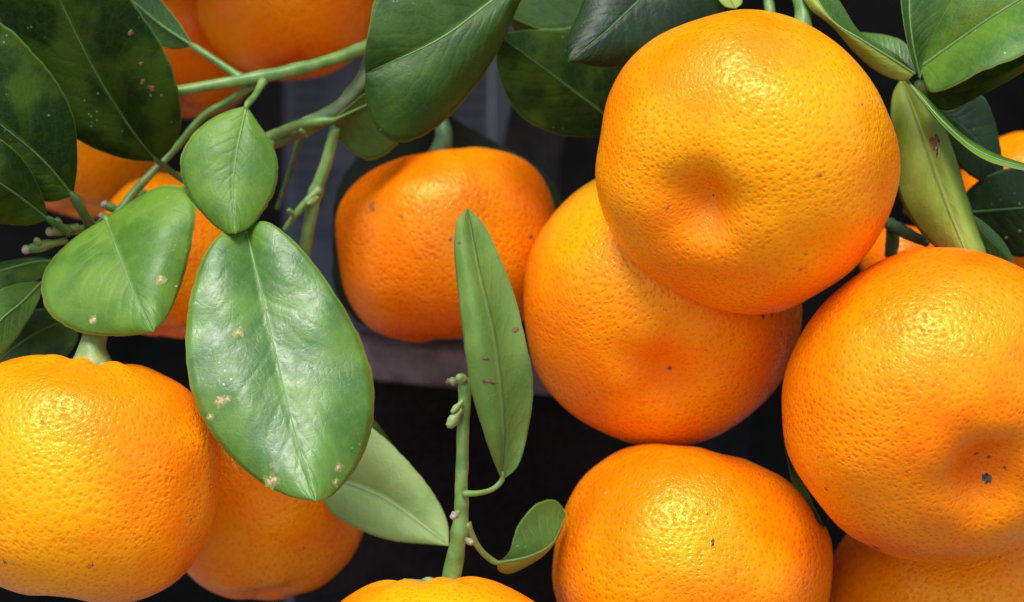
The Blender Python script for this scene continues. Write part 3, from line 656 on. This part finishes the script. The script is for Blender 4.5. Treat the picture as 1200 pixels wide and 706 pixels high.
leaf(Es, [(1074, 86, 18), (1050, 66, 22), (1025, 50, 26), (1008, 38, 30)], [(1062, 52), (1040, 42)], [(1055, 80), (1025, 68)], 'glossy', 'under', cup=(1, 2), seed=43, n=40, m=7, rib=False)
leaf(Es, [(1078, 92, 12), (1070, 55, 10), (1066, 20, 10), (1066, -40, 14)], [(1066, 60), (1058, 20), (1056, -15)], [(1090, 62), (1108, 28), (1117, -5), (1100, -35)],
     'mid', 'mid', cup=(-2, 5), bulge=(0, 1), wave=.3, seed=44, ribw=5)
leaf(Es, [(1078, 80, 14), (1120, 50, 8), (1160, 22, 2), (1215, -12, -4), (1290, -60, -8)], [(1090, 48), (1108, 12), (1140, -35), (1200, -75), (1260, -80)], [(1090, 108), (1118, 101), (1150, 84), (1200, 64), (1260, 20), (1285, -20)],
     'glossy', 'under', cup=(6, -5), bulge=(-1, -1), wave=.8, seed=45, ribw=7, label='broad glossy leaf cut by the upper right corner')
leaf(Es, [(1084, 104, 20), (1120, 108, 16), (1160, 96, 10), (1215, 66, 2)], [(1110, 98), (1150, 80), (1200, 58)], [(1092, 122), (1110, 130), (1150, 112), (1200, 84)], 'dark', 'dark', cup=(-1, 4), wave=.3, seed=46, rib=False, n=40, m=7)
leaf(Es, [(1056, 92, 22), (1078, 150, 14), (1106, 230, 8), (1140, 318, 4)], [(1046, 110), (1043, 150), (1048, 205), (1060, 245), (1085, 280), (1115, 305)], [(1080, 108), (1102, 140), (1118, 178), (1134, 232), (1148, 275), (1156, 298), (1150, 310)],
     'olive', 'mid', cup=(8, 1), bulge=(-2, -2.5), wave=.5, seed=47, rib=False, label='yellow green leaf showing its underside, with a torn brown crack',
     scabs=((1091, 163, 10, M_SCAR, .6, .3), (1092, 172, 7, M_SCAR, .6, 0.0), (1096, 170, 3, M_SCAB, .35, .3), (1100, 160, 9, M_SCAR_D, .25, .5), (1094, 180, 8, M_SCAR_D, .22, .15)))
leaf(Es, [(1062, 94, 10), (1108, 146, 4), (1150, 179, 0), (1240, 206, -6)], [(1087, 115, 3), (1127, 156, 4), (1165, 179, 4), (1205, 193, 4)], [(1080, 117), (1114, 156), (1154, 187), (1205, 201)],
     'bright', 'mid', cup=(1, -1), wave=.2, seed=48, ribw=5, label='narrow leaf seen almost edge on')
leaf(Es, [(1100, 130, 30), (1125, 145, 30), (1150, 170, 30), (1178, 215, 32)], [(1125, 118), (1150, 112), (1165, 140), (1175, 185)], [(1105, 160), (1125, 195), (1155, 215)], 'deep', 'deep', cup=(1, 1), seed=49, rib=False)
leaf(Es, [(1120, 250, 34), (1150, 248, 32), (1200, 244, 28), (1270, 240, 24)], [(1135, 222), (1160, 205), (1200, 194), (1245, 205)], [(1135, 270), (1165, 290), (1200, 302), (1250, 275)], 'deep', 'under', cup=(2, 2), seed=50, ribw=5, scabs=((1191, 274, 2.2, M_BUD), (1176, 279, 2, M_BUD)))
leaf(Es, [(1130, 245, 26), (1155, 275, 20), (1175, 295, 16), (1193, 316, 12)], [(1155, 262), (1178, 285)], [(1138, 280), (1165, 305)], 'glossy', 'under', cup=(1, 1), seed=51, rib=False, n=40, m=7)

# ---- narrow leaf between the two right hand fruits
Fs = thing('leafy_shoot', 'single narrow dark leaf wedged between two fruits at lower right', 'shoot', tuple(P(925, 470, 40)), 'leafy shoots of the tree')
leaf(Fs, [(928, 470, 30), (930, 520, 24), (945, 575, 18), (966, 618, 14)], [(919, 500), (925, 550), (940, 598)], [(950, 520), (968, 565), (974, 600)], 'dark', 'dark', cup=(-1, 3), seed=52, ribw=4)
twig(Fs, [(928, 472, 30), (932, 440, 38), (940, 400, 46)], [8, 9, 10], seed=53)

# ------------------------------------------------------------------ the tree itself: trunk in the pot, and an added leaf mass above the frame that shades the back
tree = thing('tangerine_tree', 'dark woody trunk of the little tree rising out of the brown pot', 'tree', (PX, PY, zb))
tp = catmull([np.array((PX + .004, PY, zb - .01)), np.array((PX + .002, PY, .02)), np.array((PX + .012, PY - .006, .07)), np.array((PX + .02, PY - .02, .13)), np.array((PX + .015, PY - .03, .20))], 50)
V, F = tube(tp, np.linspace(.0085, .005, 50), 16, .18, seed=71); mesh_obj('trunk', V, F, M_BARK, tree, tp[0])
for i, e in enumerate(((-.10, -.10, .10), (.10, -.08, .09), (-.05, -.13, .13), (.06, .03, .16))):
    bp_ = tp[22 + 6 * i]; pth = catmull([bp_, bp_ + np.array(e) * .5 + np.array((0, 0, .012)), bp_ + np.array(e)], 24)
    V, F = tube(pth, np.linspace(.004, .002, 24), 10, .15, seed=72 + i); mesh_obj('limb', V, F, M_BARK, tree, bp_)
# unseen leaf mass, added above and behind the picture to darken the rear fruit
V = []; F = []; UVc = []; rs = np.random.RandomState(5)
for k in range(950):
    x = rs.uniform(-.20, .22) if k < 560 else rs.uniform(-.18, -.035); y = rs.uniform(.0 if x < -.035 else .055, .24); z = rs.uniform(.092, .23) + max(0, (.05 - y)) * .3
    L = rs.uniform(.03, .05); Wd = L * .27; az = rs.uniform(0, 6.28); pit_ = rs.uniform(-.7, .3); rl = rs.uniform(-.5, .5)
    Rm = (Matrix.Rotation(az, 3, 'Z') @ Matrix.Rotation(pit_, 3, 'Y') @ Matrix.Rotation(rl, 3, 'X'))
    b0 = len(V)
    for i in range(7):
        t = i / 6; wd = Wd * math.sin(math.pi * min(t * .96 + .02, 1)) ** .75
        for u in (-1, 0, 1):
            p = Rm @ Vector((L * (t - .5), u * wd, -.25 * L * (t - .5) ** 2 * 2 + abs(u) * .15 * wd)); V.append((x + p.x, y + p.y, z + p.z)); UVc.append(((u + 1) / 2, t))
    for i in range(6):
        for j in range(2): F.append((b0 + i * 3 + j, b0 + (i + 1) * 3 + j, b0 + (i + 1) * 3 + j + 1, b0 + i * 3 + j + 1))
mesh_obj('shade_crown', V, F, LEAF['dark'], tree, (PX, PY, .15), UVc, kind='stuff')

S.render.engine = 'CYCLES'
S.cycles.max_bounces = 6; S.cycles.diffuse_bounces = 4; S.cycles.glossy_bounces = 3; S.cycles.transparent_max_bounces = 8
